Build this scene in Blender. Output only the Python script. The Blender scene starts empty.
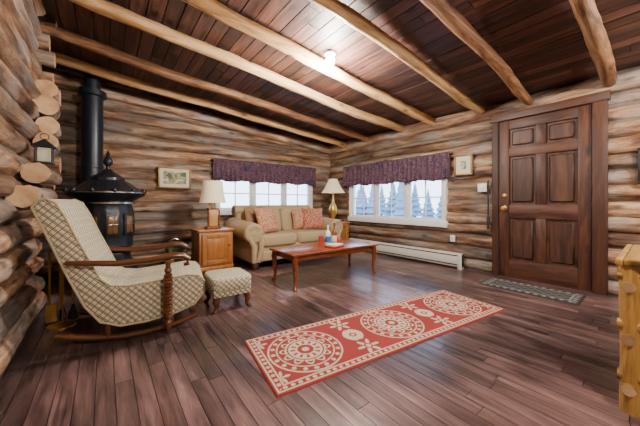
import bpy, bmesh, math, random
from mathutils import Vector, Matrix, noise
random.seed(7)
PI=math.pi
def hx(h):
    h=h.lstrip('#'); c=[int(h[i:i+2],16)/255 for i in (0,2,4)]
    return tuple(((v/12.92) if v<=.04045 else ((v+.055)/1.055)**2.4) for v in c)+(1,)
# ---------------------------------------------------------------- materials
def newmat(name):
    m=bpy.data.materials.new(name); m.use_nodes=True
    nt=m.node_tree; b=nt.nodes['Principled BSDF']; return m,nt,b
def plain(name,col,rough=.6,metal=0,emit=None,es=0,noise_amt=.12,scale=30,bump=0,coat=0):
    m,nt,b=newmat(name); N=nt.nodes; L=nt.links
    tc=N.new('ShaderNodeTexCoord'); nz=N.new('ShaderNodeTexNoise'); nz.inputs['Scale'].default_value=scale; nz.inputs['Detail'].default_value=4
    L.new(tc.outputs['Object'],nz.inputs['Vector'])
    mp=N.new('ShaderNodeMapRange'); mp.inputs['To Min'].default_value=1-noise_amt; mp.inputs['To Max'].default_value=1+noise_amt
    L.new(nz.outputs['Fac'],mp.inputs['Value'])
    mx=N.new('ShaderNodeVectorMath'); mx.operation='SCALE'; mx.inputs[0].default_value=hx(col)[:3]
    L.new(mp.outputs[0],mx.inputs['Scale']); L.new(mx.outputs[0],b.inputs['Base Color'])
    b.inputs['Roughness'].default_value=rough; b.inputs['Metallic'].default_value=metal
    b.inputs['Coat Weight'].default_value=coat
    if emit: b.inputs['Emission Color'].default_value=hx(emit); b.inputs['Emission Strength'].default_value=es
    if bump:
        bp=N.new('ShaderNodeBump'); bp.inputs['Strength'].default_value=bump; bp.inputs['Distance'].default_value=.01
        L.new(nz.outputs['Fac'],bp.inputs['Height']); L.new(bp.outputs[0],b.inputs['Normal'])
    return m
def wood(name,cols,axis=0,scale=6,stretch=12,rough=.5,var=.35,knots=False,bump=.3,coat=0,patch=None,patchamt=.6,pscale=2.2,lo=.28,hi=.72,bdist=.008,crack=0,world_patch=False):
    m,nt,b=newmat(name); N=nt.nodes; L=nt.links
    tc=N.new('ShaderNodeTexCoord'); at=N.new('ShaderNodeAttribute'); at.attribute_name='rnd'
    off=N.new('ShaderNodeVectorMath'); off.operation='SCALE'; off.inputs[0].default_value=(13.7,7.3,5.1); L.new(at.outputs['Fac'],off.inputs['Scale'])
    ad=N.new('ShaderNodeVectorMath'); ad.operation='ADD'; L.new(tc.outputs['Object'],ad.inputs[0]); L.new(off.outputs[0],ad.inputs[1])
    mp=N.new('ShaderNodeMapping'); s=[scale*stretch/3]*3; s[axis]=scale/3; mp.inputs['Scale'].default_value=s; L.new(ad.outputs[0],mp.inputs['Vector'])
    nz=N.new('ShaderNodeTexNoise'); nz.inputs['Scale'].default_value=1; nz.inputs['Detail'].default_value=9; nz.inputs['Roughness'].default_value=.7; nz.inputs['Distortion'].default_value=.6
    L.new(mp.outputs[0],nz.inputs['Vector'])
    cr=N.new('ShaderNodeValToRGB'); e=cr.color_ramp.elements
    while len(e)<len(cols): e.new(.5)
    for i,c in enumerate(cols): e[i].position=lo+(hi-lo)*i/(len(cols)-1); e[i].color=hx(c)
    L.new(nz.outputs['Fac'],cr.inputs[0]); col=cr.outputs[0]
    n2=N.new('ShaderNodeTexNoise'); n2.inputs['Scale'].default_value=pscale; n2.inputs['Detail'].default_value=4
    if patch:
        L.new(tc.outputs['Object'] if world_patch else ad.outputs[0],n2.inputs['Vector'])
        r2=N.new('ShaderNodeMapRange'); r2.inputs['From Min'].default_value=.44; r2.inputs['From Max'].default_value=.64; r2.inputs['To Max'].default_value=patchamt; L.new(n2.outputs['Fac'],r2.inputs['Value'])
        pc=N.new('ShaderNodeMix'); pc.data_type='RGBA'; pc.blend_type='MULTIPLY'; pc.inputs['Factor'].default_value=.55; pc.inputs['A'].default_value=hx(patch); 
        br=N.new('ShaderNodeMapRange'); br.inputs['From Min'].default_value=.35; br.inputs['From Max'].default_value=.65; br.inputs['To Max'].default_value=1.4; L.new(nz.outputs['Fac'],br.inputs['Value']); L.new(br.outputs[0],pc.inputs['B'])
        mm=N.new('ShaderNodeMix'); mm.data_type='RGBA'; L.new(r2.outputs[0],mm.inputs['Factor']); L.new(col,mm.inputs['A']); L.new(pc.outputs['Result'],mm.inputs['B']); col=mm.outputs['Result']
    if crack:
        mk=N.new('ShaderNodeMapping'); s=[34]*3; s[axis]=1.6; mk.inputs['Scale'].default_value=s; L.new(ad.outputs[0],mk.inputs['Vector'])
        n3=N.new('ShaderNodeTexNoise'); n3.inputs['Scale'].default_value=1; n3.inputs['Detail'].default_value=3; n3.inputs['Distortion'].default_value=.8; L.new(mk.outputs[0],n3.inputs['Vector'])
        rc=N.new('ShaderNodeMapRange'); rc.inputs['From Min'].default_value=.32; rc.inputs['From Max'].default_value=.43; rc.inputs['To Min'].default_value=1-crack; L.new(n3.outputs['Fac'],rc.inputs['Value'])
        ms=N.new('ShaderNodeVectorMath'); ms.operation='SCALE'; L.new(col,ms.inputs[0]); L.new(rc.outputs[0],ms.inputs['Scale']); col=ms.outputs[0]
    if knots:
        mk=N.new('ShaderNodeMapping'); s=[5]*3; s[axis]=2.6; mk.inputs['Scale'].default_value=s; L.new(ad.outputs[0],mk.inputs['Vector'])
        vo=N.new('ShaderNodeTexVoronoi'); vo.inputs['Scale'].default_value=1; L.new(mk.outputs[0],vo.inputs['Vector'])
        rk=N.new('ShaderNodeMapRange'); rk.inputs['From Min'].default_value=.06; rk.inputs['From Max'].default_value=.2; rk.inputs['To Min'].default_value=.25; L.new(vo.outputs['Distance'],rk.inputs['Value'])
        ms=N.new('ShaderNodeVectorMath'); ms.operation='SCALE'; L.new(col,ms.inputs[0]); L.new(rk.outputs[0],ms.inputs['Scale']); col=ms.outputs[0]
    vr=N.new('ShaderNodeMapRange'); vr.inputs['To Min'].default_value=1-var; vr.inputs['To Max'].default_value=1+var; L.new(at.outputs['Fac'],vr.inputs['Value'])
    sc=N.new('ShaderNodeVectorMath'); sc.operation='SCALE'; L.new(col,sc.inputs[0]); L.new(vr.outputs[0],sc.inputs['Scale'])
    L.new(sc.outputs[0],b.inputs['Base Color'])
    b.inputs['Roughness'].default_value=rough; b.inputs['Coat Weight'].default_value=coat; b.inputs['Coat Roughness'].default_value=.2
    bp=N.new('ShaderNodeBump'); bp.inputs['Strength'].default_value=bump; bp.inputs['Distance'].default_value=bdist
    L.new(nz.outputs['Fac'],bp.inputs['Height']); L.new(bp.outputs[0],b.inputs['Normal'])
    return m
def lattice(name,base,line,k=70,rough=.9):
    m,nt,b=newmat(name); N=nt.nodes; L=nt.links
    tc=N.new('ShaderNodeTexCoord'); outs=[]
    for d in ((1,1,1),(1,-1,-1),(1,-1,1)):
        dt=N.new('ShaderNodeVectorMath'); dt.operation='DOT_PRODUCT'; dt.inputs[1].default_value=[c*k for c in d]; L.new(tc.outputs['Object'],dt.inputs[0])
        sn=N.new('ShaderNodeMath'); sn.operation='SINE'; L.new(dt.outputs['Value'],sn.inputs[0])
        ab=N.new('ShaderNodeMath'); ab.operation='ABSOLUTE'; L.new(sn.outputs[0],ab.inputs[0]); outs.append(ab.outputs[0])
    mi=N.new('ShaderNodeMath'); mi.operation='MINIMUM'; L.new(outs[0],mi.inputs[0]); L.new(outs[1],mi.inputs[1])
    m2=N.new('ShaderNodeMath'); m2.operation='MINIMUM'; L.new(mi.outputs[0],m2.inputs[0]); L.new(outs[2],m2.inputs[1])
    cr=N.new('ShaderNodeValToRGB'); e=cr.color_ramp.elements; e[0].position=.16; e[0].color=hx(line); e[1].position=.32; e[1].color=hx(base); L.new(m2.outputs[0],cr.inputs[0])
    L.new(cr.outputs[0],b.inputs['Base Color']); b.inputs['Roughness'].default_value=rough
    bp=N.new('ShaderNodeBump'); bp.inputs['Strength'].default_value=.4; bp.inputs['Distance'].default_value=.006; L.new(m2.outputs[0],bp.inputs['Height']); L.new(bp.outputs[0],b.inputs['Normal'])
    return m
def floral(name,cols,scale=18,rough=.85):
    m,nt,b=newmat(name); N=nt.nodes; L=nt.links
    tc=N.new('ShaderNodeTexCoord'); nz=N.new('ShaderNodeTexNoise'); nz.inputs['Scale'].default_value=scale; nz.inputs['Detail'].default_value=2; nz.inputs['Distortion'].default_value=1.5
    L.new(tc.outputs['Object'],nz.inputs['Vector']); cr=N.new('ShaderNodeValToRGB'); cr.color_ramp.interpolation='CONSTANT'; e=cr.color_ramp.elements
    while len(e)<len(cols): e.new(.5)
    for i,c in enumerate(cols): e[i].position=0 if i==0 else .36+.3*i/len(cols); e[i].color=hx(c)
    L.new(nz.outputs['Fac'],cr.inputs[0]); L.new(cr.outputs[0],b.inputs['Base Color']); b.inputs['Roughness'].default_value=rough
    return m
def vcol(name,rough=.95):
    m,nt,b=newmat(name); a=nt.nodes.new('ShaderNodeAttribute'); a.attribute_name='Col'
    nz=nt.nodes.new('ShaderNodeTexNoise'); nz.inputs['Scale'].default_value=220
    mp=nt.nodes.new('ShaderNodeMapRange'); mp.inputs['To Min'].default_value=.75; mp.inputs['To Max'].default_value=1.2
    s=nt.nodes.new('ShaderNodeVectorMath'); s.operation='SCALE'
    nt.links.new(nz.outputs['Fac'],mp.inputs['Value']); nt.links.new(a.outputs['Color'],s.inputs[0]); nt.links.new(mp.outputs[0],s.inputs['Scale'])
    nt.links.new(s.outputs[0],b.inputs['Base Color']); b.inputs['Roughness'].default_value=rough
    return m
def glassmat():
    m=bpy.data.materials.new('window_glass'); m.use_nodes=True; nt=m.node_tree; N=nt.nodes; N.clear()
    o=N.new('ShaderNodeOutputMaterial'); t=N.new('ShaderNodeBsdfTransparent'); t.inputs[0].default_value=(.9,.95,1,1); g=N.new('ShaderNodeBsdfGlossy'); g.inputs['Roughness'].default_value=.03
    f=N.new('ShaderNodeFresnel'); f.inputs[0].default_value=1.3; x=N.new('ShaderNodeMixShader')
    nt.links.new(f.outputs[0],x.inputs[0]); nt.links.new(t.outputs[0],x.inputs[1]); nt.links.new(g.outputs[0],x.inputs[2]); nt.links.new(x.outputs[0],o.inputs[0]); return m

LC=['#2c1a10','#66442f','#926c50','#b39272','#ccb496']
M={}
for ax,k in ((0,'logx'),(1,'logy')):
    M[k]=wood('log_wood_'+'xy'[ax],LC,ax,3.6,6,.6,.40,True,1.0,patch='#9c9086',patchamt=.85,pscale=1.8,lo=.34,hi=.66,bdist=.022,crack=.5)
M['beam']=wood('beam_wood',['#7a5230','#bd915e','#dab480','#e6cba0'],0,4,10,.5,.2,True,.5,bdist=.012,crack=.3)
M['beamd']=wood('beam_bark_wood',['#36200f','#6e482e','#966c48','#b89068'],0,4,10,.6,.2,True,.8,bdist=.016,crack=.5)
M['end']=wood('log_end_grain',['#8a6444','#c09a72','#d8bc94'],1,12,1,.7,.2)
M['chink']=plain('chinking',"#75675a",.9,noise_amt=.5,scale=5)
M['ceil']=wood('ceiling_boards',['#1c0f0c','#452a22','#634136','#835a4b'],1,4,14,.5,.5,True,.4,patch='#54403c',patchamt=.6)
M['floor']=wood('floor_boards',['#150f10','#372a2a','#574544','#84706b'],1,5,10,.30,.30,False,.4,coat=.25,patch='#a07a75',patchamt=.68,pscale=.9,world_patch=True,crack=.4)
M['door']=wood('door_wood',['#1a0b06','#371b10','#51301e','#6a4029'],2,4,10,.5,.2,True,.3)
M['doorx']=wood('door_rail_wood',['#1a0b06','#371b10','#51301e','#5c3824'],1,4,10,.5,.2,False,.3)
M['trim']=wood('trim_wood',['#24130b','#452616','#603c24'],2,4,10,.55,.2,False,.3)
M['oak']=wood('oak_wood',['#6e3e1a','#a3672f','#b97e42'],2,5,9,.35,.12,False,.1,coat=.3)
M['cherry']=wood('cherry_wood',['#4a210c','#7c3e1e','#985530'],0,5,9,.3,.12,False,.1,coat=.4)
M['walnut']=wood('walnut_wood',['#2e160c','#573018','#744626'],0,5,9,.3,.12,False,.1,coat=.4)
M['pine']=wood('yellow_pine',['#6a461c','#a67e3e','#c29c58'],2,4,9,.4,.25,True,.4,coat=.2,crack=.4)
M['pinex']=wood('yellow_pine_rail',['#6a461c','#a67e3e','#c29c58'],1,4,9,.4,.25,True,.4,coat=.2,crack=.4)
M['white']=plain('white_vinyl','#e8e8e8',.35,noise_amt=.03)
M['heater']=plain('heater_enamel','#cfcbc2',.4,noise_amt=.04)
M['dark']=plain('dark_slot','#2a2624',.7)
M['iron']=plain('cast_iron','#34373d',.34,metal=.6,noise_amt=.3,scale=40,bump=.2)
M['pipe']=plain('stove_pipe_steel','#262c35',.36,metal=.4)
M['nickel']=plain('nickel','#a8a8a6',.25,metal=1)
M['brass']=plain('brass','#c8a458',.35,metal=.8)
M['sofa']=plain('beige_upholstery','#a8926f',.95,noise_amt=.12,scale=60,bump=.2)
M['chair']=lattice('lattice_upholstery','#d2cab0','#6e6146',66)
M['pip']=plain('piping','#b4a888',.9)
M['pillow_o']=floral('orange_floral_fabric',['#c09a7c','#a8552f','#c8a080','#94503c'],26)
M['pillow_r']=floral('red_floral_fabric',['#94342a','#c0a584','#84281f','#a8523c'],26)
M['pillow_b']=plain('tan_fabric','#8a6c50',.95)
M['val']=floral('valance_fabric',['#2e3048','#6a3a44','#3a3a54','#886064','#44303c'],20)
M['shade']=plain('lamp_shade_linen','#e6dbc2',.9,noise_amt=.03,emit='#ffd9a0',es=.3)
M['ceram']=plain('tan_ceramic','#b08a5a',.3,noise_amt=.2)
M['glass']=glassmat()
M['snow']=plain('snow','#dfe8f4',.8,noise_amt=.06,scale=2)
M['tree']=plain('hazy_conifer_needles','#7f8d98',.9,noise_amt=.4,scale=3)  # pale blue-grey: distance haze is put into the needle colour
M['bulb']=plain('bulb_glow','#ffffff',.3,emit='#fff0d8',es=90)
M['vcol']=vcol('woven_rug')
M['paper']=floral('landscape_print',['#5c6a50','#b0a684','#8c9474','#d0c6a4'],9)
M['mat']=plain('picture_mat','#d8cfb8',.8,noise_amt=.03)
M['gold']=plain('frame_gilt','#8a6a3c',.4,metal=.3)
M['black']=plain('black_plastic','#151515',.5)
M['green']=plain('green_enamel','#2f4a34',.6)
M['red']=plain('red_wax','#b0342a',.35)
M['blue']=plain('blue_label','#3a64a0',.4)
M['clear']=plain('bottle_white','#dfe4e6',.12,noise_amt=.02)
M['mica']=plain('mica_window','#6a4c30',.2,noise_amt=.3)

# ---------------------------------------------------------------- builder
class B:
    def __init__(s,name): s.name=name; s.v=[]; s.f=[]; s.fm=[]; s.r=[]; s.m=[]
    def add(s,vs,fs,mat,rot=None,at=None,rnd=None):
        if mat not in s.m: s.m.append(mat)
        mi=s.m.index(mat); o=len(s.v); r=random.random() if rnd is None else rnd
        for p in vs:
            p=Vector(p)
            if rot is not None: p=rot@p
            if at is not None: p=p+Vector(at)
            s.v.append(p); s.r.append(r)
        for f in fs: s.f.append([i+o for i in f]); s.fm.append(mi)
        return s
    def box(s,size,c,mat,bevel=0,rot=None,seg=2,rnd=None):
        if bevel<=0:
            x,y,z=[d/2 for d in size]
            vs=[(-x,-y,-z),(x,-y,-z),(x,y,-z),(-x,y,-z),(-x,-y,z),(x,-y,z),(x,y,z),(-x,y,z)]
            fs=[(3,2,1,0),(4,5,6,7),(0,1,5,4),(1,2,6,5),(2,3,7,6),(3,0,4,7)]
        else:
            bm=bmesh.new(); bmesh.ops.create_cube(bm,size=1); bmesh.ops.scale(bm,vec=size,verts=bm.verts)
            bmesh.ops.bevel(bm,geom=bm.edges[:],offset=min(bevel,min(size)*.49),segments=seg,profile=.5,affect='EDGES')
            bm.verts.index_update(); vs=[v.co.copy() for v in bm.verts]; fs=[[v.index for v in f.verts] for f in bm.faces]; bm.free()
        return s.add(vs,fs,mat,rot,c,rnd)
    def bx(s,a,b,mat,bevel=0,rnd=None):
        return s.box([abs(b[i]-a[i]) for i in range(3)],[(a[i]+b[i])/2 for i in range(3)],mat,bevel,rnd=rnd)
    def soft(s,size,c,mat,e=.35,rot=None,n=28):
        vs=[];fs=[]; pw=lambda t,k: math.copysign(abs(t)**k,t)
        h=n//2
        for i in range(h+1):
            p=-PI/2+PI*i/h
            for j in range(n):
                q=2*PI*j/n
                vs.append((size[0]/2*pw(math.cos(p),e)*pw(math.cos(q),e),size[1]/2*pw(math.cos(p),e)*pw(math.sin(q),e),size[2]/2*pw(math.sin(p),e)))
        for i in range(h):
            for j in range(n):
                k=(j+1)%n; fs.append((i*n+j,i*n+k,(i+1)*n+k,(i+1)*n+j))
        return s.add(vs,fs,mat,rot,c)
    def pillow(s,w,h,t,c,mat,rot=None,n=14):
        vs=[];fs=[]
        for sg in (1,-1):
            o=len(vs)
            for i in range(n+1):
                for j in range(n+1):
                    u=-1+2*i/n; v=-1+2*j/n
                    vs.append((w/2*u*(1-.07*(1-v*v)),h/2*v*(1-.07*(1-u*u)),sg*t/2*((1-u**4)*(1-v**4))**.5))
            for i in range(n):
                for j in range(n):
                    a=o+i*(n+1)+j; q=(a,a+n+1,a+n+2,a+1); fs.append(q if sg>0 else q[::-1])
        return s.add(vs,fs,mat,rot,c)
    def lathe(s,prof,c,mat,n=32,rot=None,rf=None):
        vs=[];fs=[]
        for r,z in prof:
            for j in range(n):
                a=2*PI*j/n; rr=max(r,.0005)*(rf(a,z) if rf else 1); vs.append((rr*math.cos(a),rr*math.sin(a),z))
        for i in range(len(prof)-1):
            for j in range(n):
                k=(j+1)%n; fs.append((i*n+j,i*n+k,(i+1)*n+k,(i+1)*n+j))
        fs.append(tuple(range(n))[::-1]); o=(len(prof)-1)*n; fs.append(tuple(range(o,o+n)))
        return s.add(vs,fs,mat,rot,c)
    def tube(s,pts,r,mat,n=12,flat=1,c=None,rnd=None):
        pts=[Vector(p) for p in pts]; vs=[];fs=[]; N=len(pts); rs=r if isinstance(r,(list,tuple)) else [r]*N
        up=Vector((0,0,1)); d0=(pts[-1]-pts[0]); 
        if abs(d0.normalized().z)>.9 if d0.length>1e-6 else False: up=Vector((0,1,0))
        for i,p in enumerate(pts):
            d=(pts[min(i+1,N-1)]-pts[max(i-1,0)]).normalized(); a=d.cross(up)
            if a.length<1e-3: a=d.cross(Vector((1,0,0)))
            a.normalize(); b=a.cross(d)
            for j in range(n):
                t=2*PI*j/n; vs.append(p+a*rs[i]*math.cos(t)+b*rs[i]*flat*math.sin(t))
        for i in range(N-1):
            for j in range(n):
                k=(j+1)%n; fs.append((i*n+j,i*n+k,(i+1)*n+k,(i+1)*n+j))
        fs.append(tuple(range(n))[::-1]); fs.append(tuple(range((N-1)*n,N*n)))
        return s.add(vs,fs,mat,None,c,rnd)
    def prism(s,prof,y0,y1,mat,bevel=.02,seg=3):
        bm=bmesh.new(); vs=[bm.verts.new((x,y0,z)) for x,z in prof]; f=bm.faces.new(vs)
        r=bmesh.ops.extrude_face_region(bm,geom=[f]); nv=[g for g in r['geom'] if isinstance(g,bmesh.types.BMVert)]
        bmesh.ops.translate(bm,vec=(0,y1-y0,0),verts=nv)
        if bevel>0:
            ed=[e for e in bm.edges if abs(e.verts[0].co.y-e.verts[1].co.y)<1e-6]
            bmesh.ops.bevel(bm,geom=ed,offset=bevel,segments=seg,profile=.5,affect='EDGES',clamp_overlap=True)
        bmesh.ops.recalc_face_normals(bm,faces=bm.faces[:]); bm.verts.index_update()
        vv=[v.co.copy() for v in bm.verts]; ff=[[v.index for v in f.verts] for f in bm.faces]; bm.free()
        return s.add(vv,ff,mat)
    def log(s,p0,p1,r,mat,n=14,step=.07,amp=.15,wob=.016,endmat=None):
        p0=Vector(p0);p1=Vector(p1); L=(p1-p0).length; N=max(3,int(L/step)); sd=random.random()*100
        d=(p1-p0).normalized(); up=Vector((0,0,1)) if abs(d.z)<.9 else Vector((0,1,0)); a=d.cross(up).normalized(); b=a.cross(d)
        vs=[];fs=[]; tp=1+random.uniform(-.08,.08)
        for i in range(N+1):
            t=i/N; c=p0+(p1-p0)*t; q=t*L
            c=c+a*noise.noise((q*.7,sd,0))*wob*2+b*noise.noise((q*.7,sd,9))*wob*2
            rr=r*(1+(tp-1)*(t-.5)*2)
            for j in range(n):
                w=2*PI*j/n
                k=1+amp*noise.noise((q*2.2+sd,math.cos(w)*1.2,math.sin(w)*1.2+sd))+amp*.7*noise.noise((q*6+sd,math.cos(w)*2.5,math.sin(w)*2.5))
                vs.append(c+(a*math.cos(w)+b*math.sin(w))*rr*k)
        for i in range(N):
            for j in range(n):
                k=(j+1)%n; fs.append((i*n+j,i*n+k,(i+1)*n+k,(i+1)*n+j))
        rn=random.random()
        s.add(vs,fs,mat,rnd=rn)
        em=endmat or mat
        s.add(vs[:n],[tuple(range(n))[::-1]],em,rnd=rn); s.add(vs[-n:],[tuple(range(n))],em,rnd=rn)
        return s
    def done(s,loc=(0,0,0),rz=0,ang=.7):
        me=bpy.data.meshes.new(s.name); me.from_pydata([tuple(p) for p in s.v],[],s.f)
        for k in s.m: me.materials.append(M[k])
        me.polygons.foreach_set('material_index',s.fm)
        at=me.attributes.new('rnd','FLOAT','POINT'); at.data.foreach_set('value',s.r)
        me.update(); me.shade_smooth(); me.set_sharp_from_angle(angle=ang)
        o=bpy.data.objects.new(s.name,me); bpy.context.collection.objects.link(o); o.location=loc; o.rotation_euler=(0,0,rz); return o
def R(ax,deg): return Matrix.Rotation(math.radians(deg),3,ax)

# ---------------------------------------------------------------- room
XR,YB,XL=4.27,5.0,-.45
SP=.17; SL=.085
def zc(x): return 2.40+SL*(4.25-x)
def zb(x): return 2.305+SL*(4.25-x)
def rows_wall(b,axis,plane,a0,a1,nrows,openings,mat,r=.086,jit=0,side=1):
    for i in range(nrows):
        z=SP/2+SP*i; segs=[(a0,a1)]
        for (o0,o1,z0,z1) in openings:
            if z0-.02<z<z1+.02:
                ns=[]
                for (p,q) in segs:
                    if o1<=p or o0>=q: ns.append((p,q)); continue
                    if o0>p: ns.append((p,o0))
                    if o1<q: ns.append((o1,q))
                segs=ns
        for (p,q) in segs:
            if q-p<.03: continue
            e=q+(random.uniform(-jit,jit) if jit else 0)
            off=plane+side*.085+random.uniform(-.022,.022)
            rr=r*random.uniform(.90,1.07)
            if axis==0: b.log((p,off,z),(e,off,z),rr,mat,n=20,wob=.011,amp=.17)
            else: b.log((off,p,z),(off,e,z),rr,mat,n=20,wob=.011,amp=.17,endmat='end' if jit else None)
W1=(1.58,3.72,.85,1.53)
W2=(2.14,4.28,.68,1.53)
D=(.35,1.47,0,2.21)
def chink(b,axis,plane,a0,a1,H,ops,th=.09):
    xs=sorted(set([a0,a1]+[o[0] for o in ops]+[o[1] for o in ops]))
    for p,q in zip(xs[:-1],xs[1:]):
        mid=(p+q)/2; zs=[(0,H)]
        for o in ops:
            if o[0]<mid<o[1]:
                zs=[z for z in ((0,o[2]),(o[3],H)) if z[1]-z[0]>.01]
        for z0,z1 in zs:
            if axis==0: b.bx((p,plane,z0),(q,plane+th,z1),'chink')
            else: b.bx((plane,p,z0),(plane+th,q,z1),'chink')
b=B('wall_back'); rows_wall(b,0,YB,-1.6,4.45,17,[W1],'logx'); chink(b,0,YB+.052,-1.6,4.45,2.85,[W1])
b.log((-1.6,YB-.02,zc(-1.6)-.13),(4.3,YB-.02,zc(4.3)-.13),.085,'logx',n=16,wob=.02); b.done()
b=B('wall_right'); rows_wall(b,1,XR,-2.6,5.2,14,[W2,D],'logy'); chink(b,1,XR+.052,-2.6,5.2,2.45,[W2,D])
b.log((XR+.03,-2.6,2.29),(XR+.03,5.1,2.29),.105,'logy',n=16,wob=.02); b.done()
b=B('wall_left'); rows_wall(b,1,XL,-2.6,3.66,17,[],'logy',r=.088,jit=.07,side=-1); b.bx((XL-.15,-2.6,0),(XL-.065,3.55,2.9),'chink')
for i in range(7,17): b.log((-1.55,3.76+random.uniform(-.02,.02),SP*i+.02),(XL+random.uniform(.02,.10),3.76,SP*i+.02),.082*random.uniform(.9,1.05),'logx',n=16,endmat='end')
for z,y,x in ((2.02,3.42,-.41),(1.86,3.34,-.40),(1.69,3.38,-.395),(1.53,3.30,-.40),(1.05,2.62,-.42)):
    b.log((x,y,z),(x-.02,3.66,z),.078,'logy',n=16,wob=.005,endmat='end')
b.done()
b=B('wall_alcove'); b.bx((-1.7,3.0,0),(-1.6,5.2,2.95),'chink'); b.bx((-1.6,3.72,0),(-.6,3.80,2.9),'chink'); b.done()
b=B('wall_front'); rows_wall(b,0,-2.5,-.6,4.4,17,[],'logx',side=-1); b.bx((-.6,-2.72,0),(4.4,-2.56,2.85),'chink'); b.done()
b=B('ceiling'); x=-1.75
th=math.atan(SL)
while x<4.5:
    w=.128; xm=x+w/2; y0=-2.7
    cuts=[y0]; y=y0+random.uniform(.8,2.6)
    while y<5.2: cuts.append(y); y+=random.uniform(1.8,3.2)
    cuts.append(5.25)
    for p,q in zip(cuts[:-1],cuts[1:]):
        b.box((w-.008,q-p-.004,.025),(xm,(p+q)/2,zc(xm)+.0125+random.uniform(0,.004)),'ceil',rot=R('Y',math.degrees(th)))
    x+=w
b.box((6.4,7.95,.03),(1.38,1.27,zc(1.38)+.05),'dark',rot=R('Y',math.degrees(th))); b.done()
for i,(y,mt,r) in enumerate([(4.42,'beam',.060),(3.74,'beamd',.054),(2.93,'beam',.062),(2.31,'beam',.060),(1.58,'beam',.054),(1.03,'beamd',.056),(.32,'beamd',.058),(-.4,'beam',.07),(-1.1,'beam',.07),(-1.8,'beam',.07)]):
    b=B('ceiling_beam'); x0=-.75 if y<3.7 else -1.55
    b.log((x0,y+.02,zb(x0)),(XR+.04,y,zb(XR)),r,mt,n=18,amp=.19,wob=.022); b.done()
b=B('floor'); x=-1.7; w=.083
while x<4.42:
    y=-2.65+random.uniform(-.6,0)
    while y<5.1:
        L=random.uniform(.5,1.6); b.box((w-.003,min(L,5.12-y)-.003,.02),(x+w/2,y+min(L,5.12-y)/2,-.01),'floor'); y+=L
    x+=w
b.bx((-1.7,-3.2,-.06),(4.45,5.15,-.015),'dark'); b.done()

# windows
def window(name,axis,plane,a0,a1,z0,z1,cols,sect):
    b=B(name)
    def bb(p,q,zl,zh,d0,d1,mat='white',bv=.004):
        if axis==0: b.bx((p,plane+d0,zl),(q,plane+d1,zh),mat,bv)
        else: b.bx((plane+d0,p,zl),(plane+d1,q,zh),mat,bv)
    c=.045
    bb(a0-.02,a0+c,z0-.06,z1+.02,-.02,.14); bb(a1-c,a1+.02,z0-.06,z1+.02,-.02,.14)
    bb(a0+c,a1-c,z1-c,z1+.02,-.02,.14); bb(a0-.04,a1+.04,z0-.07,z0+.03,-.04,.14)
    for k in range(1,sect):
        a=a0+(a1-a0)*k/sect; bb(a-.035,a+.035,z0,z1-c,.0,.1)
    zi0,zi1=z0+.03,z1-c
    for k in range(sect):
        p=a0+(a1-a0)*k/sect+(.035 if k else c); q=a0+(a1-a0)*(k+1)/sect-(.035 if k<sect-1 else c)
        bb(p,p+.03,zi0,zi1,.02,.07); bb(q-.03,q,zi0,zi1,.02,.07); bb(p+.03,q-.03,zi0,zi0+.035,.02,.07); bb(p+.03,q-.03,zi1-.03,zi1,.02,.07)
        for j in range(1,cols):
            a=p+(q-p)*j/cols; bb(a-.011,a+.011,zi0+.03,zi1-.03,.035,.055)
        zm=(zi0+zi1)/2; bb(p+.03,q-.03,zm-.011,zm+.011,.036,.054)
        bb(p+.02,q-.02,zi0+.02,zi1-.02,.043,.047,'glass',0)
    b.done()
window('window_1',0,YB-.01,W1[0],W1[1],W1[2],W1[3],2,3)
window('window_2',1,XR-.01,W2[0],W2[1],W2[2],W2[3],2,3)
def valance(axis,plane,a0,a1,z0,z1,sg):
    b=B('window_valance'); n=260; m=8; vs=[];fs=[]
    for i in range(n+1):
        a=a0+(a1-a0)*i/n
        for j in range(m+1):
            t=j/m; zz=z1+(z0-z1)*t+(.014*math.sin(a*13)+.006*noise.noise((a*9,0,0)))*t
            d=(.012+.02*t)*math.sin(a*62+1.3*math.sin(a*7))+.02*noise.noise((a*5,t,1))
            q=plane-.06-.02*math.sin(PI*min(1,t*4))-d
            vs.append((a,q,zz) if axis==0 else (q,a,zz))
    for i in range(n):
        for j in range(m): k=i*(m+1)+j; fs.append((k,k+m+1,k+m+2,k+1))
    b.add(vs,fs,'val')
    if axis==0: b.tube([(a0-.03,plane-.04,z1-.03),(a1+.03,plane-.04,z1-.03)],.012,'dark'); 
    else: b.tube([(plane-.04,a0-.03,z1-.03),(plane-.04,a1+.03,z1-.03)],.012,'dark')
    o=b.done(ang=3); md=o.modifiers.new('thick','SOLIDIFY'); md.thickness=.004
valance(0,YB-.02,1.50,3.78,1.40,1.80,1)
valance(1,XR-.02,2.03,4.42,1.37,1.80,1)

# door
b=B('door_1'); x=XR-.0; y0,y1=.475,1.385; H=2.11; t=.045
def st(p,q,zl,zh,mat): b.bx((x,p,zl),(x+t,q,zh),mat,.004)
sw=.115; ys=[(y0+.0,y0+sw),((y0+y1)/2-.05,(y0+y1)/2+.05),(y1-sw,y1)]
zr=[(0.012,.24),(.80,.98),(1.62,1.74),(1.99,H)]
st(*ys[0],.012,H,'door'); st(*ys[2],.012,H,'door')
for (p,q) in zr: st(ys[0][1],ys[2][0],p,q,'doorx')
for k in range(3): st(ys[1][0],ys[1][1],zr[k][1],zr[k+1][0],'door')
for (p,q) in ((ys[0][1],ys[1][0]),(ys[1][1],ys[2][0])):
    for k in range(3):
        zl,zh=zr[k][1],zr[k+1][0]
        b.bx((x+.030,p,zl),(x+.038,q,zh),'door')
        b.box((.030,q-p-.06,zh-zl-.06),(x+.022,(p+q)/2,(zl+zh)/2),'door',.0148,seg=1)
rk=R('Y',-90)
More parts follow.
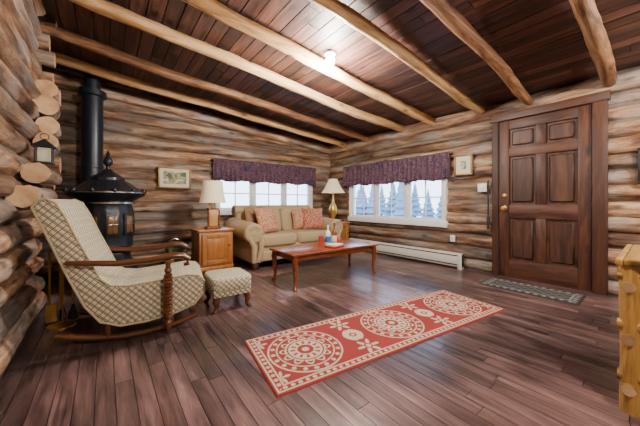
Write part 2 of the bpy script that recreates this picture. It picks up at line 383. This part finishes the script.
b.lathe([(.03,0),(.032,.006),(.014,.01),(.012,.03),(.026,.042),(.03,.055),(.024,.068),(.0,.072)],(x,y1-.065,.93),'brass',24,rot=rk)
b.lathe([(.028,0),(.028,.012),(.02,.018),(0,.019)],(x,y1-.065,1.10),'brass',24,rot=rk)
for z in (.3,1.05,1.85): b.tube([(x-.006,y0-.004,z-.045),(x-.006,y0-.004,z+.045)],.008,'black')
b.done()
b=B('trim_door'); b.bx((XR-.03,1.39,0),(XR+.12,1.465,2.19),'trim',.006); b.bx((XR-.03,.35,0),(XR+.12,.470,2.19),'trim',.006)
b.bx((XR-.045,.33,2.115),(XR+.12,1.485,2.215),'doorx',.006); b.bx((XR-.01,.47,0),(XR+.12,1.39,.011),'trim'); b.done()

# baseboard heater
b=B('baseboard_heater'); y0,y1=1.84,4.22
b.prism([(-.0,.03),(-.0,.235),(-.05,.235),(-.075,.20),(-.078,.075),(-.06,.03)],y0,y1,'heater',.003,1)
b.bx((-.081,y0+.04,.062),(-.074,y1-.04,.074),'dark'); b.bx((-.079,y0+.04,.196),(-.06,y1-.04,.209),'dark')
for y in (y0,y1-.06): b.bx((-.084,y,0),(0,y+.06,.238),'heater',.006)
b.done(loc=(XR-.03,0,0))
b=B('light_switch'); b.bx((XR-.035,1.53,1.16),(XR-.025,1.65,1.28),'white',.004); b.bx((XR-.045,1.575,1.2),(XR-.03,1.605,1.24),'white',.003); b.done()
b=B('thermostat'); b.bx((XR-.055,1.97,.40),(XR-.02,2.04,.50),'white',.006); b.lathe([(.02,0),(.018,.01),(0,.011)],(XR-.055,2.005,.46),'heater',20,rot=rk); b.done()
b=B('hanging_brush'); b.tube([(XR-.06,1.50,.72),(XR-.06,1.50,1.32)],.010,'black'); b.box((.03,.035,.18),(XR-.055,1.50,.72),'dark',.008); b.done()

def picture(axis,plane,a0,a1,z0,z1,fr='gold',mat='paper',mw=.05):
    b=B('framed_picture')
    def bb(p,q,zl,zh,d0,d1,m,bv=0):
        if axis==0: b.bx((p,plane-d1,zl),(q,plane-d0,zh),m,bv)
        else: b.bx((plane-d1,p,zl),(plane-d0,q,zh),m,bv)
    f=.025
    bb(a0,a1,z0,z0+f,0,.03,fr,.005); bb(a0,a1,z1-f,z1,0,.03,fr,.005); bb(a0,a0+f,z0+f,z1-f,0,.03,fr,.005); bb(a1-f,a1,z0+f,z1-f,0,.03,fr,.005)
    bb(a0+f,a1-f,z0+f,z1-f,0,.012,'mat'); bb(a0+f+mw,a1-f-mw,z0+f+mw,z1-f-mw,.012,.015,mat); b.done()
def inv(u,axis,plane):
    s=(u-320)/270.4; dx=.6225+.7826*s; dy=.7826-.6225*s
    t=(plane/dy) if axis==0 else (plane/dx); return (dx*t if axis==0 else dy*t),t
def zat(v,t): return 1+(203-v)/270.4*t
a0,t0=inv(158,0,4.95); a1,t1=inv(191,0,4.95); picture(0,4.97,a0,a1,zat(188,t0),zat(166,t0))
a0,t0=inv(472,1,4.2); a1,t1=inv(453.5,1,4.2); picture(1,XR-.03,a0,a1,zat(176,t1),zat(155.5,t1),'gold','paper',.07)
picture(1,XR-.03,-.25,.14,1.2,1.56,'black')

# ---------------------------------------------------------------- rugs
def rug(name,L,W,fn,c,rz,nx,ny):
    vs=[];cols=[];fs=[]
    for i in range(nx+1):
        for j in range(ny+1):
            x=-L/2+L*i/nx; y=-W/2+W*j/ny
            h=.009*min(1,min(L/2-abs(x),W/2-abs(y))/.006)
            vs.append((x,y,.001+h)); cols.extend(fn(x,y))
    for i in range(nx):
        for j in range(ny): k=i*(ny+1)+j; fs.append((k,k+ny+1,k+ny+2,k+1))
    me=bpy.data.meshes.new(name); me.from_pydata(vs,[],fs); me.materials.append(M['vcol'])
    ca=me.color_attributes.new('Col','FLOAT_COLOR','POINT'); ca.data.foreach_set('color',cols); me.shade_smooth()
    o=bpy.data.objects.new(name,me); bpy.context.collection.objects.link(o); o.location=c; o.rotation_euler=(0,0,rz)
RED=hx('#8f302d'); CR=hx('#c4b29c')
def rugfn(x,y):
    L,W=2.27,.66; ex=L/2-abs(x); ey=W/2-abs(y); e=min(ex,ey)
    if e<.018: return RED
    if e<.026: return CR
    if e<.062:
        q=x if ey<ex else y
        return CR if (abs(((q*22)%1)-.5)*2<.55 and abs(e-.044)<.011*(1.2-abs(((q*22)%1)-.5)*2)) else RED
    if e<.07: return CR
    cx=[-.80,0,.80]
    c=min(cx,key=lambda k:abs(x-k)); dx=x-c; r=math.hypot(dx,y); a=math.atan2(y,dx)
    R0=.255
    if r<R0:
        k=r/R0
        if k>.95: return CR
        if k>.78:
            ph=(a*20/(2*PI))%1; d=math.hypot((ph-.5)*2*PI*R0*.865/20,(k-.865)*R0); return CR if d<.015 else RED
        if k>.74: return CR
        if k>.50:
            pet=.50+.20*abs(math.sin(a*6)); return CR if (k<pet and not(k<pet-.06 and abs(math.sin(a*6))>.55 and k>.56)) else RED
        if k>.46: return RED
        if k>.22:
            ph=(a*12/(2*PI))%1; return RED if abs(ph-.5)<.2 and k<.40 and k>.27 else CR
        if k>.16: return RED
        return CR if k<.1 else RED
    m=.40 if x>0 else -.40
    q=math.hypot(x-m,abs(y)-.18); an=math.atan2(abs(y)-.18,x-m)
    if q<.10: 
        if q<.02: return CR
        return CR if q<.055+.035*math.cos(an*6) and q>.032 else RED
    q=math.hypot((x-m)*1.0,y)
    if q<.10: return CR if (q<.05+.045*abs(math.cos(2*an))and q>.03) or q<.015 else RED
    for mm in (-1.06,1.06):
        q=math.hypot(x-mm,abs(y)-.20); an=math.atan2(abs(y)-.2,x-mm)
        if q<.07 and (q<.03+.03*math.cos(an*5)): return CR
    return RED
rug('area_rug',2.27,.66,rugfn,(1.857,1.383,0),math.radians(-8.2),620,180)
DG=hx('#2e2e32'); LG=hx('#8a867e'); MG=hx('#5c5a58')
def matfn(x,y):
    e=min(.46-abs(x),.22-abs(y))
    if e<.02: return DG
    if e<.075:
        q=x if .22-abs(y)<.46-abs(x) else y
        return LG if abs(((q*14)%1)-.5)<.3*abs(math.sin((e-.02)/.055*PI)) else DG
    if e<.09: return LG
    return DG if math.sin(x*60)*math.sin(y*60)>.1 else MG
rug('door_mat',.92,.44,matfn,(3.83,.95,0),math.radians(-90),230,110)

# ---------------------------------------------------------------- sofa (local: front = -y)
b=B('sofa')
b.box((1.5,.80,.24),(0,.02,.22),'sofa',.03)
for sx in (-1,1):
    b.soft((.70,.70,.20),(sx*.35,-.07,.41),'sofa',.28)
    b.soft((.70,.24,.48),(sx*.35,.25,.67),'sofa',.38,rot=R('X',-12))
b.box((1.56,.16,.62),(0,.40,.55),'sofa',.06,rot=R('X',-6),seg=4)
b.tube([(-.80,.43,.87),(.80,.43,.87)],.09,'sofa',20)
for sx in (-1,1):
    b.box((.18,.86,.44),(sx*.77,.0,.32),'sofa',.04,seg=3)
    b.tube([(sx*.82,-.46,.545),(sx*.82,-.44,.55),(sx*.82,.40,.60),(sx*.82,.44,.60)],[.12,.15,.15,.12],'sofa',24)
    b.lathe([(.138,0),(.138,.014),(.11,.024),(.06,.014),(.03,.024),(.0,.03)],(sx*.82,-.45,.548),'sofa',24,rot=R('X',90))
    b.tube([(sx*.71,-.455,.50),(sx*.71,-.46,.3),(sx*.76,-.46,.12)],[.035,.045,.04],'sofa',12)
    b.tube([(sx*.90,-.44,.50),(sx*.83,-.46,.36),(sx*.83,-.46,.12)],[.035,.045,.04],'sofa',12)
    for y in (-.38,.38): b.lathe([(.02,0),(.035,.01),(.05,.05),(.045,.08),(.03,.10),(.03,.12)],(sx*.77,y,0),'cherry',20)
b.box((1.44,.03,.15),(0,-.40,.185),'sofa',.01)
b.done(loc=(2.54,4.17,0))
def pil(mat,c,rx,rz,w=.42,t=.16):
    b=B('throw_pillow'); b.pillow(w,w,t,(0,0,0),mat,rot=R('Z',rz)@R('X',rx)); b.done(loc=c)
pil('pillow_b',(1.96,4.20,.74),78,18); pil('pillow_o',(2.07,4.00,.72),70,22,.44)
pil('pillow_r',(3.04,4.04,.71),70,-20,.42); pil('pillow_o',(2.88,4.18,.69),76,-5,.38)

# ---------------------------------------------------------------- coffee table
b=B('coffee_table'); L,W,H=1.42,.60,.42
b.box((L,W,.028),(0,0,H-.014),'cherry',.008); b.box((L-.14,W-.12,.07),(0,0,H-.063),'cherry',.004)
for sx in (-1,1):
    for sy in (-1,1):
        px,py=sx*(L/2-.06),sy*(W/2-.05)
        pts=[(px,py,H-.03),(px+sx*.008,py+sy*.008,.32),(px+sx*.004,py+sy*.004,.22),(px-sx*.004,py-sy*.004,.10),(px+sx*.006,py+sy*.006,.03),(px+sx*.016,py+sy*.016,.0)]
        b.tube(pts,[.034,.036,.026,.019,.02,.026],'cherry',12)
b.done(loc=(2.36,2.82,0),rz=math.radians(-2))
zt=.421
b=B('white_bottle'); b.lathe([(.0,0),(.036,.0),(.038,.01),(.038,.15),(.03,.185),(.013,.205),(.013,.25),(.016,.252),(.016,.275),(0,.276)],(0,0,0),'clear',24); b.lathe([(.0385,.04),(.0392,.045),(.0392,.12),(.0385,.125)],(0,0,0),'blue',24); b.done(loc=(2.40,2.84,zt))
b=B('drinking_glass'); b.lathe([(.0,0),(.028,0),(.032,.10),(.030,.10),(.026,.01),(0,.01)],(0,0,0),'clear',24); b.done(loc=(2.50,2.92,zt))
b=B('pillar_candle'); b.lathe([(0,0),(.045,0),(.045,.01),(.033,.012),(.033,.12),(.028,.125),(.0,.118)],(0,0,0),'red',24); b.tube([(0,0,.118),(0.002,0,.135)],.002,'black',6); b.done(loc=(2.34,2.92,zt))
b=B('pillar_candle'); b.lathe([(0,0),(.04,0),(.04,.01),(.03,.012),(.03,.08),(.026,.085),(.0,.08)],(0,0,0),'red',24); b.tube([(0,0,.08),(0.002,0,.095)],.002,'black',6); b.done(loc=(2.60,2.83,zt))
b=B('wine_bottle'); b.lathe([(.0,0),(.036,0),(.037,.01),(.037,.17),(.03,.20),(.014,.23),(.013,.29),(.016,.292),(.016,.305),(0,.306)],(0,0,0),'cherry',24); b.lathe([(.0375,.05),(.038,.052),(.038,.13),(.0375,.132)],(0,0,0),'mat',24); b.done(loc=(2.48,2.80,zt))
b=B('stacked_books'); b.box((.22,.16,.022),(0,0,.011),'red',.003); b.box((.20,.15,.02),(.005,.0,.032),'mat',.003,rot=R('Z',8)); b.done(loc=(2.36,2.66,zt),rz=.2)

# ---------------------------------------------------------------- cabinets
def cabinet(c,w,d,h,door=True):
    b=B('end_table'); b.box((w+.05,d+.05,.028),(0,0,h-.014),'oak',.008)
    b.box((w,d,h-.11),(0,0,(h-.03+.08)/2),'oak',.004); b.box((w+.02,d+.02,.05),(0,0,.075),'oak',.008)
    for sx in (-1,1):
        for sy in (-1,1): b.box((.05,.05,.06),(sx*(w/2-.025),sy*(d/2-.025),.03),'oak',.006)
    f=-d/2; z0,z1=.13,h-.05
    b.box((w-.06,.02,z1-z0),(0,f-.006,(z0+z1)/2),'oak',.003)
    for sx in (-1,1): b.box((.055,.016,z1-z0-.02),(sx*(w/2-.065),f-.02,(z0+z1)/2),'oak',.004)
    for z in (z0+.035,z1-.035): b.box((w-.19,.016,.055),(0,f-.02,z),'oak',.004)
    b.box((w-.21,.018,z1-z0-.15),(0,f-.018,(z0+z1)/2),'oak',.008)
    b.lathe([(.008,0),(.008,.015),(.016,.022),(.014,.032),(0,.035)],(w/2-.065,f-.028,(z0+z1)/2+.06),'brass',16,rot=R('X',90))
    return b.done(loc=c)
cabinet((1.25,4.16,0),.47,.44,.62)
cabinet((3.84,4.33,0),.40,.46,.60)
def lamp(c,shade,base):
    b=B('table_lamp')
    rb,rt,z0,z1=shade
    n=64; vs=[];fs=[]
    for r,z in ((rb,z0),(rb*.62+rt*.38,(z0*.7+z1*.3)),(rb*.3+rt*.7,z0*.35+z1*.65),(rt,z1)):
        for j in range(n):
            a=2*PI*j/n; k=r*(1+.012*math.sin(a*32)); vs.append((k*math.cos(a),k*math.sin(a),z))
    for i in range(3):
        for j in range(n): k=(j+1)%n; fs.append((i*n+j,i*n+k,(i+1)*n+k,(i+1)*n+j))
    b.add(vs,fs,'shade')
    for r,z in ((rb,z0),(rt,z1)): b.tube([((r+.002)*math.cos(2*PI*j/32),(r+.002)*math.sin(2*PI*j/32),z) for j in range(33)],.005,'shade',8)
    b.lathe([(.012,z0-.08),(.012,z0+.04),(.03,z0+.05),(.034,z0+.10),(.02,z0+.14),(0,z0+.15)],(0,0,0),'brass',16)
    b.tube([(0,0,z0+.14),(0,0,z1+.03)],.004,'brass',8)
    for a in (0,PI/2,PI,3*PI/2): b.tube([(0,0,z1-.005),(rt*math.cos(a),rt*math.sin(a),z1-.005)],.003,'brass',6)
    base(b,z0); o=b.done(loc=c,ang=.9)
    ld=bpy.data.lights.new('table_lamp_light','POINT'); ld.energy=6; ld.color=(1,.78,.5); ld.shadow_soft_size=.05
    lo=bpy.data.objects.new('table_lamp_light',ld); bpy.context.collection.objects.link(lo); lo.parent=o; lo.location=(0,0,z1-.06)
def base1(b,z0):
    b.box((.20,.16,.03),(0,0,.015),'cherry',.006); b.box((.13,.10,z0-.12),(0,0,.03+(z0-.12)/2),'ceram',.012); b.box((.15,.12,.02),(0,0,z0-.09),'cherry',.005)
    for sx in (-1,1): b.tube([(sx*.075,-.06,.03),(sx*.075,-.06,z0-.1)],.012,'cherry',10)
def base2(b,z0):
    b.lathe([(.0,0),(.09,0),(.09,.015),(.05,.03),(.025,.06),(.05,.12),(.085,.20),(.09,.27),(.06,.36),(.025,.42),(.018,.5),(.018,z0-.06)],(0,0,0),'brass',28)
lamp((1.26,4.16,.621),(.185,.135,.385,.70),base1)
lamp((3.80,4.33,.601),(.245,.09,.62,.90),base2)

# ---------------------------------------------------------------- ottoman
b=B('ottoman'); b.soft((.38,.42,.14),(0,0,.245),'chair',.3); b.box((.35,.39,.09),(0,0,.18),'chair',.015)
for sx in (-1,1):
    for sy in (-1,1): b.tube([(sx*.13,sy*.15,.15),(sx*.15,sy*.17,.09),(sx*.14,sy*.16,.04),(sx*.165,sy*.185,0)],[.03,.03,.017,.022],'walnut',12)
b.done(loc=(.95,2.67,0),rz=math.radians(-4))

# ---------------------------------------------------------------- rocking chair
b=B('rocking_chair')
prof=[(-.52,1.0),(-.50,1.045),(-.45,1.06),(-.40,1.03),(-.35,.93),(-.29,.78),(-.22,.62),(-.16,.48),(-.10,.425),(.0,.41),(.2,.425),(.40,.445),(.49,.43),(.53,.38),(.52,.28),(.46,.20),(.32,.15),(.12,.12),(-.04,.12),(-.16,.17),(-.25,.30),(-.34,.52),(-.45,.82)]
prof=[(x*.97,z*.97) for x,z in prof]
b.prism(prof,-.28,.28,'chair',.022,3)
for sy in (-1,1):
    b.tube([(x,sy*.275,z) for x,z in prof+prof[:1]],.008,'pip',8)
    pts=[]
    for i in range(17):
        x=-.40+.86*i/16; pts.append((x,sy*.235,.022+.42*(x-.05)**2))
    b.tube(pts,.022,'walnut',10,flat=.95)
    for x in (-.12,.28): b.tube([(x,sy*.235,.03),(x,sy*.235,.16)],.02,'walnut',10)
    pr=[(.018,.05),(.026,.07),(.026,.10),(.016,.115),(.028,.14)]
    z=.15
    while z<.46: pr+= [(.034,z),(.023,z+.008),(.034,z+.016)]; z+=.026
    pr+=[(.018,.47),(.028,.49),(.016,.52),(.024,.56)]
    b.lathe(pr,(.26,sy*.32,0),'walnut',18)
    b.tube([(.26,sy*.22,.11),(.26,sy*.32,.11)],.016,'walnut',10)
    b.tube([(-.33,sy*.295,.60),(-.24,sy*.32,.595),(-.05,sy*.325,.575),(.15,sy*.325,.58),(.28,sy*.325,.60),(.36,sy*.325,.595),(.40,sy*.325,.565),(.395,sy*.325,.53),(.365,sy*.325,.525)],[.018,.024,.028,.03,.034,.034,.03,.024,.016],'walnut',14,flat=.75)
for x,z in ((-.12,.09),(.28,.09)): b.tube([(x,-.235,z),(x,.235,z)],.016,'walnut',10)
b.done(loc=(.18,2.68,0),rz=math.radians(-11))

# ---------------------------------------------------------------- stove
b=B('parlor_stove')
b.lathe([(.0,.20),(.29,.20),(.31,.22),(.31,.26),(.27,.28),(.23,.33),(.22,.40),(.25,.44),(.30,.46),(.30,.48),(.25,.50),(.245,.56),(.265,.66),(.27,.78),(.255,.90),(.235,.98),(.25,1.02),(.30,1.05),(.36,1.085),(.385,1.11),(.385,1.135),(.34,1.16),(.27,1.20),(.22,1.245),(.17,1.27),(.165,1.30),(.11,1.34),(.06,1.37),(.05,1.39),(.025,1.41),(.02,1.44),(.045,1.47),(.05,1.50),(.035,1.54),(.018,1.56),(.025,1.58),(.012,1.61),(0,1.64)],(0,0,0),'iron',56,rf=lambda a,z:1+(.018*math.cos(a*14) if .5<z<1.0 or 1.05<z<1.3 else 0))
b.lathe([(.27,.985),(.285,.99),(.285,1.01),(.27,1.015)],(0,0,0),'nickel',48)
b.lathe([(.22,.47),(.37,.475),(.385,.485),(.37,.495),(.22,.50)],(0,0,0),'nickel',48)
b.lathe([(.385,1.112),(.392,1.116),(.392,1.128),(.385,1.132)],(0,0,0),'nickel',48)
for k in range(4):
    a=PI/4+k*PI/2; c,s_=math.cos(a),math.sin(a)
    b.tube([(c*.22,s_*.22,.24),(c*.32,s_*.32,.20),(c*.34,s_*.34,.12),(c*.29,s_*.29,.05),(c*.34,s_*.34,0)],[.03,.04,.032,.024,.035],'iron',12)
for da in (-38,0,38):
    r_=R('Z',da-0); 
    b.box((.13,.02,.26),r_@Vector((0,-.265,.75)),'iron',.012,rot=r_); b.box((.095,.012,.20),r_@Vector((0,-.277,.75)),'mica',.006,rot=r_)
    b.box((.10,.008,.012),r_@Vector((0,-.283,.75)),'nickel',.003,rot=r_); b.box((.01,.008,.19),r_@Vector((0,-.283,.75)),'nickel',.003,rot=r_)
b.box((.18,.03,.12),(0,-.235,.365),'iron',.01); b.lathe([(.012,0),(.018,.02),(0,.03)],(0,-.25,.37),'nickel',16,rot=R('X',90))
for a in range(0,360,30):
    c,s_=math.cos(math.radians(a)),math.sin(math.radians(a)); b.soft((.05,.05,.06),(c*.375,s_*.375,1.14),'iron',.9,n=10)
b.done(loc=(.03,4.13,0),rz=math.radians(8))
b=B('stove_pipe')
b.lathe([(.0,0),(.13,0),(.13,.03),(.10,.05),(.10,.36),(.115,.37),(.115,1.46),(.12,1.465),(.12,1.49),(.115,1.495),(.115,2.40),(.15,2.41),(.15,2.48),(.10,2.49),(.085,2.50),(.085,2.75)],(0,0,0),'pipe',36)
b.done(loc=(-.13,4.68,0))
b=B('fireplace_tool_set')
b.lathe([(0,0),(.09,0),(.09,.015),(.03,.03),(0,.035)],(0,0,0),'brass',28); b.tube([(0,0,.02),(0,0,.66)],.010,'brass',10); b.lathe([(.01,0),(.022,.02),(.022,.04),(0,.07)],(0,0,.65),'brass',16)
b.tube([(-.07,0,.56),(.07,0,.56)],.007,'brass',8); b.tube([(0,-.07,.56),(0,.07,.56)],.007,'brass',8)
for k,(dx,dy) in enumerate(((-.07,0),(.07,0),(0,-.07),(0,.07))):
    b.tube([(dx,dy,.62),(dx,dy,.16)],.008,'brass',8)
    if k==0: b.box((.07,.02,.14),(dx+.01,dy,.12),'brass',.008)
    elif k==1: b.lathe([(.035,0),(.03,.05),(.012,.10),(.008,.12)],(dx,dy,.05),'iron',16)
    elif k==2: b.tube([(dx,dy,.17),(dx,dy,.07),(dx+.04,dy,.08)],.007,'iron',8)
    else: b.tube([(dx-.02,dy,.07),(dx,dy,.17),(dx+.02,dy,.07)],.006,'iron',8)
b.done(loc=(-.275,3.02,0))
b=B('storage_bin'); b.lathe([(0,0),(.11,0),(.13,.30),(.138,.305),(.138,.32),(.12,.32),(.10,.02),(0,.02)],(0,0,0),'green',28); b.tube([(-.13,0,.31),(-.09,0,.42),(0,0,.46),(.09,0,.42),(.13,0,.31)],.005,'nickel',8); b.done(loc=(.84,4.62,0))
b=B('log_shelf_bracket'); b.log((XL+.07,2.75,1.22),(XL+.07,3.5,1.22),.07,'logy',endmat='end'); b.done()
b=B('lantern'); b.box((.11,.11,.015),(0,0,.008),'iron',.004)
for sx in (-1,1):
    for sy in (-1,1): b.tube([(sx*.045,sy*.045,.01),(sx*.045,sy*.045,.13)],.005,'iron',8)
b.box((.075,.075,.11),(0,0,.07),'mat',.004); b.add([(-.07,-.07,.13),(.07,-.07,.13),(.07,.07,.13),(-.07,.07,.13),(0,0,.20)],[(3,2,1,0),(0,1,4),(1,2,4),(2,3,4),(3,0,4)],'iron')
b.tube([(.025*math.cos(t*PI/8),0,.215+.025*math.sin(t*PI/8)) for t in range(17)],.003,'iron',6); b.done(loc=(-.37,3.0,1.305))

# ---------------------------------------------------------------- log-framed chest at right
b=B('log_chest'); x0,x1,ya,yb=1.97,2.62,-.95,.09
for x in (x0,x1):
    for y in (ya,yb): b.log((x,y,0),(x,y,.70),.036,'pine',n=14,amp=.14,wob=.006,endmat='end')
for z in (.12,.36,.60):
    for y in (ya,yb): b.log((x0-.05,y,z),(x1+.05,y,z),.026,'pinex',n=12,amp=.12,wob=.004,endmat='end')
    for x in (x0,x1): b.log((x,ya-.04,z+.05),(x,yb+.04,z+.05),.026,'pinex',n=12,amp=.12,wob=.004,endmat='end')
b.bx((x0+.005,ya+.005,.10),(x1-.005,yb-.005,.69),'trim',.006)
y=ya-.06
while y<yb+.03:
    b.bx((x0-.05,y,.702),(x1+.06,min(y+.138,yb+.045),.732),'pine',.006); y+=.14
b.done()

# ---------------------------------------------------------------- lights
def bulb(c,e,col=(1,.93,.84),name='ceiling_or_fill_light'):
    b=B(name); b.lathe([(.06,0),(.06,-.02),(.035,-.03),(.03,-.04)],(0,0,0),'white',24)
    b.soft((.10,.10,.10),(0,0,-.085),'bulb',1.0,n=24)
    o=b.done(loc=c); ld=bpy.data.lights.new(name+'_lamp','POINT'); ld.energy=e; ld.color=col; ld.shadow_soft_size=.10
    lo=bpy.data.objects.new(name+'_lamp',ld); bpy.context.collection.objects.link(lo); lo.parent=o; lo.location=(0,0,-.27)
bulb((1.88,2.19,zc(1.88)-.002),240)
bulb((.9,-1.0,zc(.9)-.002),230); bulb((3.2,-.75,zc(3.2)-.002),150)  # unseen fill bulbs added behind the camera to brighten the room

# ---------------------------------------------------------------- outside
b=B('ground'); b.bx((-30,-30,-.62),(40,45,-.5),'snow'); b.done()
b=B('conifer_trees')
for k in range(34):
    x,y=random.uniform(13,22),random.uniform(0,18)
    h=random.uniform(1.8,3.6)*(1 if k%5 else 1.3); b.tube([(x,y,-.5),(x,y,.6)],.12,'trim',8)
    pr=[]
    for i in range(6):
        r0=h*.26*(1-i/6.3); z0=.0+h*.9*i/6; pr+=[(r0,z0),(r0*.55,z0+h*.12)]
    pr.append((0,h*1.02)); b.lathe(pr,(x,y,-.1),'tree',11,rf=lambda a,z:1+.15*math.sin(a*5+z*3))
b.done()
w=bpy.data.worlds.new('world'); bpy.context.scene.world=w; w.use_nodes=True; nt=w.node_tree; bg=nt.nodes['Background']
tc=nt.nodes.new('ShaderNodeTexCoord'); sx=nt.nodes.new('ShaderNodeSeparateXYZ'); cr=nt.nodes.new('ShaderNodeValToRGB')
nt.links.new(tc.outputs['Generated'],sx.inputs[0]); nt.links.new(sx.outputs['Z'],cr.inputs[0]); nt.links.new(cr.outputs[0],bg.inputs[0])
cr.color_ramp.elements[0].color=(.80,.90,1,1); cr.color_ramp.elements[1].color=(.50,.68,1,1); cr.color_ramp.elements[1].position=.5
bg.inputs[1].default_value=6.5
# ---------------------------------------------------------------- camera
cd=bpy.data.cameras.new('camera'); cd.sensor_width=36; cd.lens=270.4/640*36; cd.shift_y=-10/640; cd.clip_start=.02
co=bpy.data.objects.new('camera',cd); bpy.context.collection.objects.link(co); co.location=(0,0,1); co.rotation_euler=(PI/2,0,-math.atan2(.6225,.7826)); bpy.context.scene.camera=co
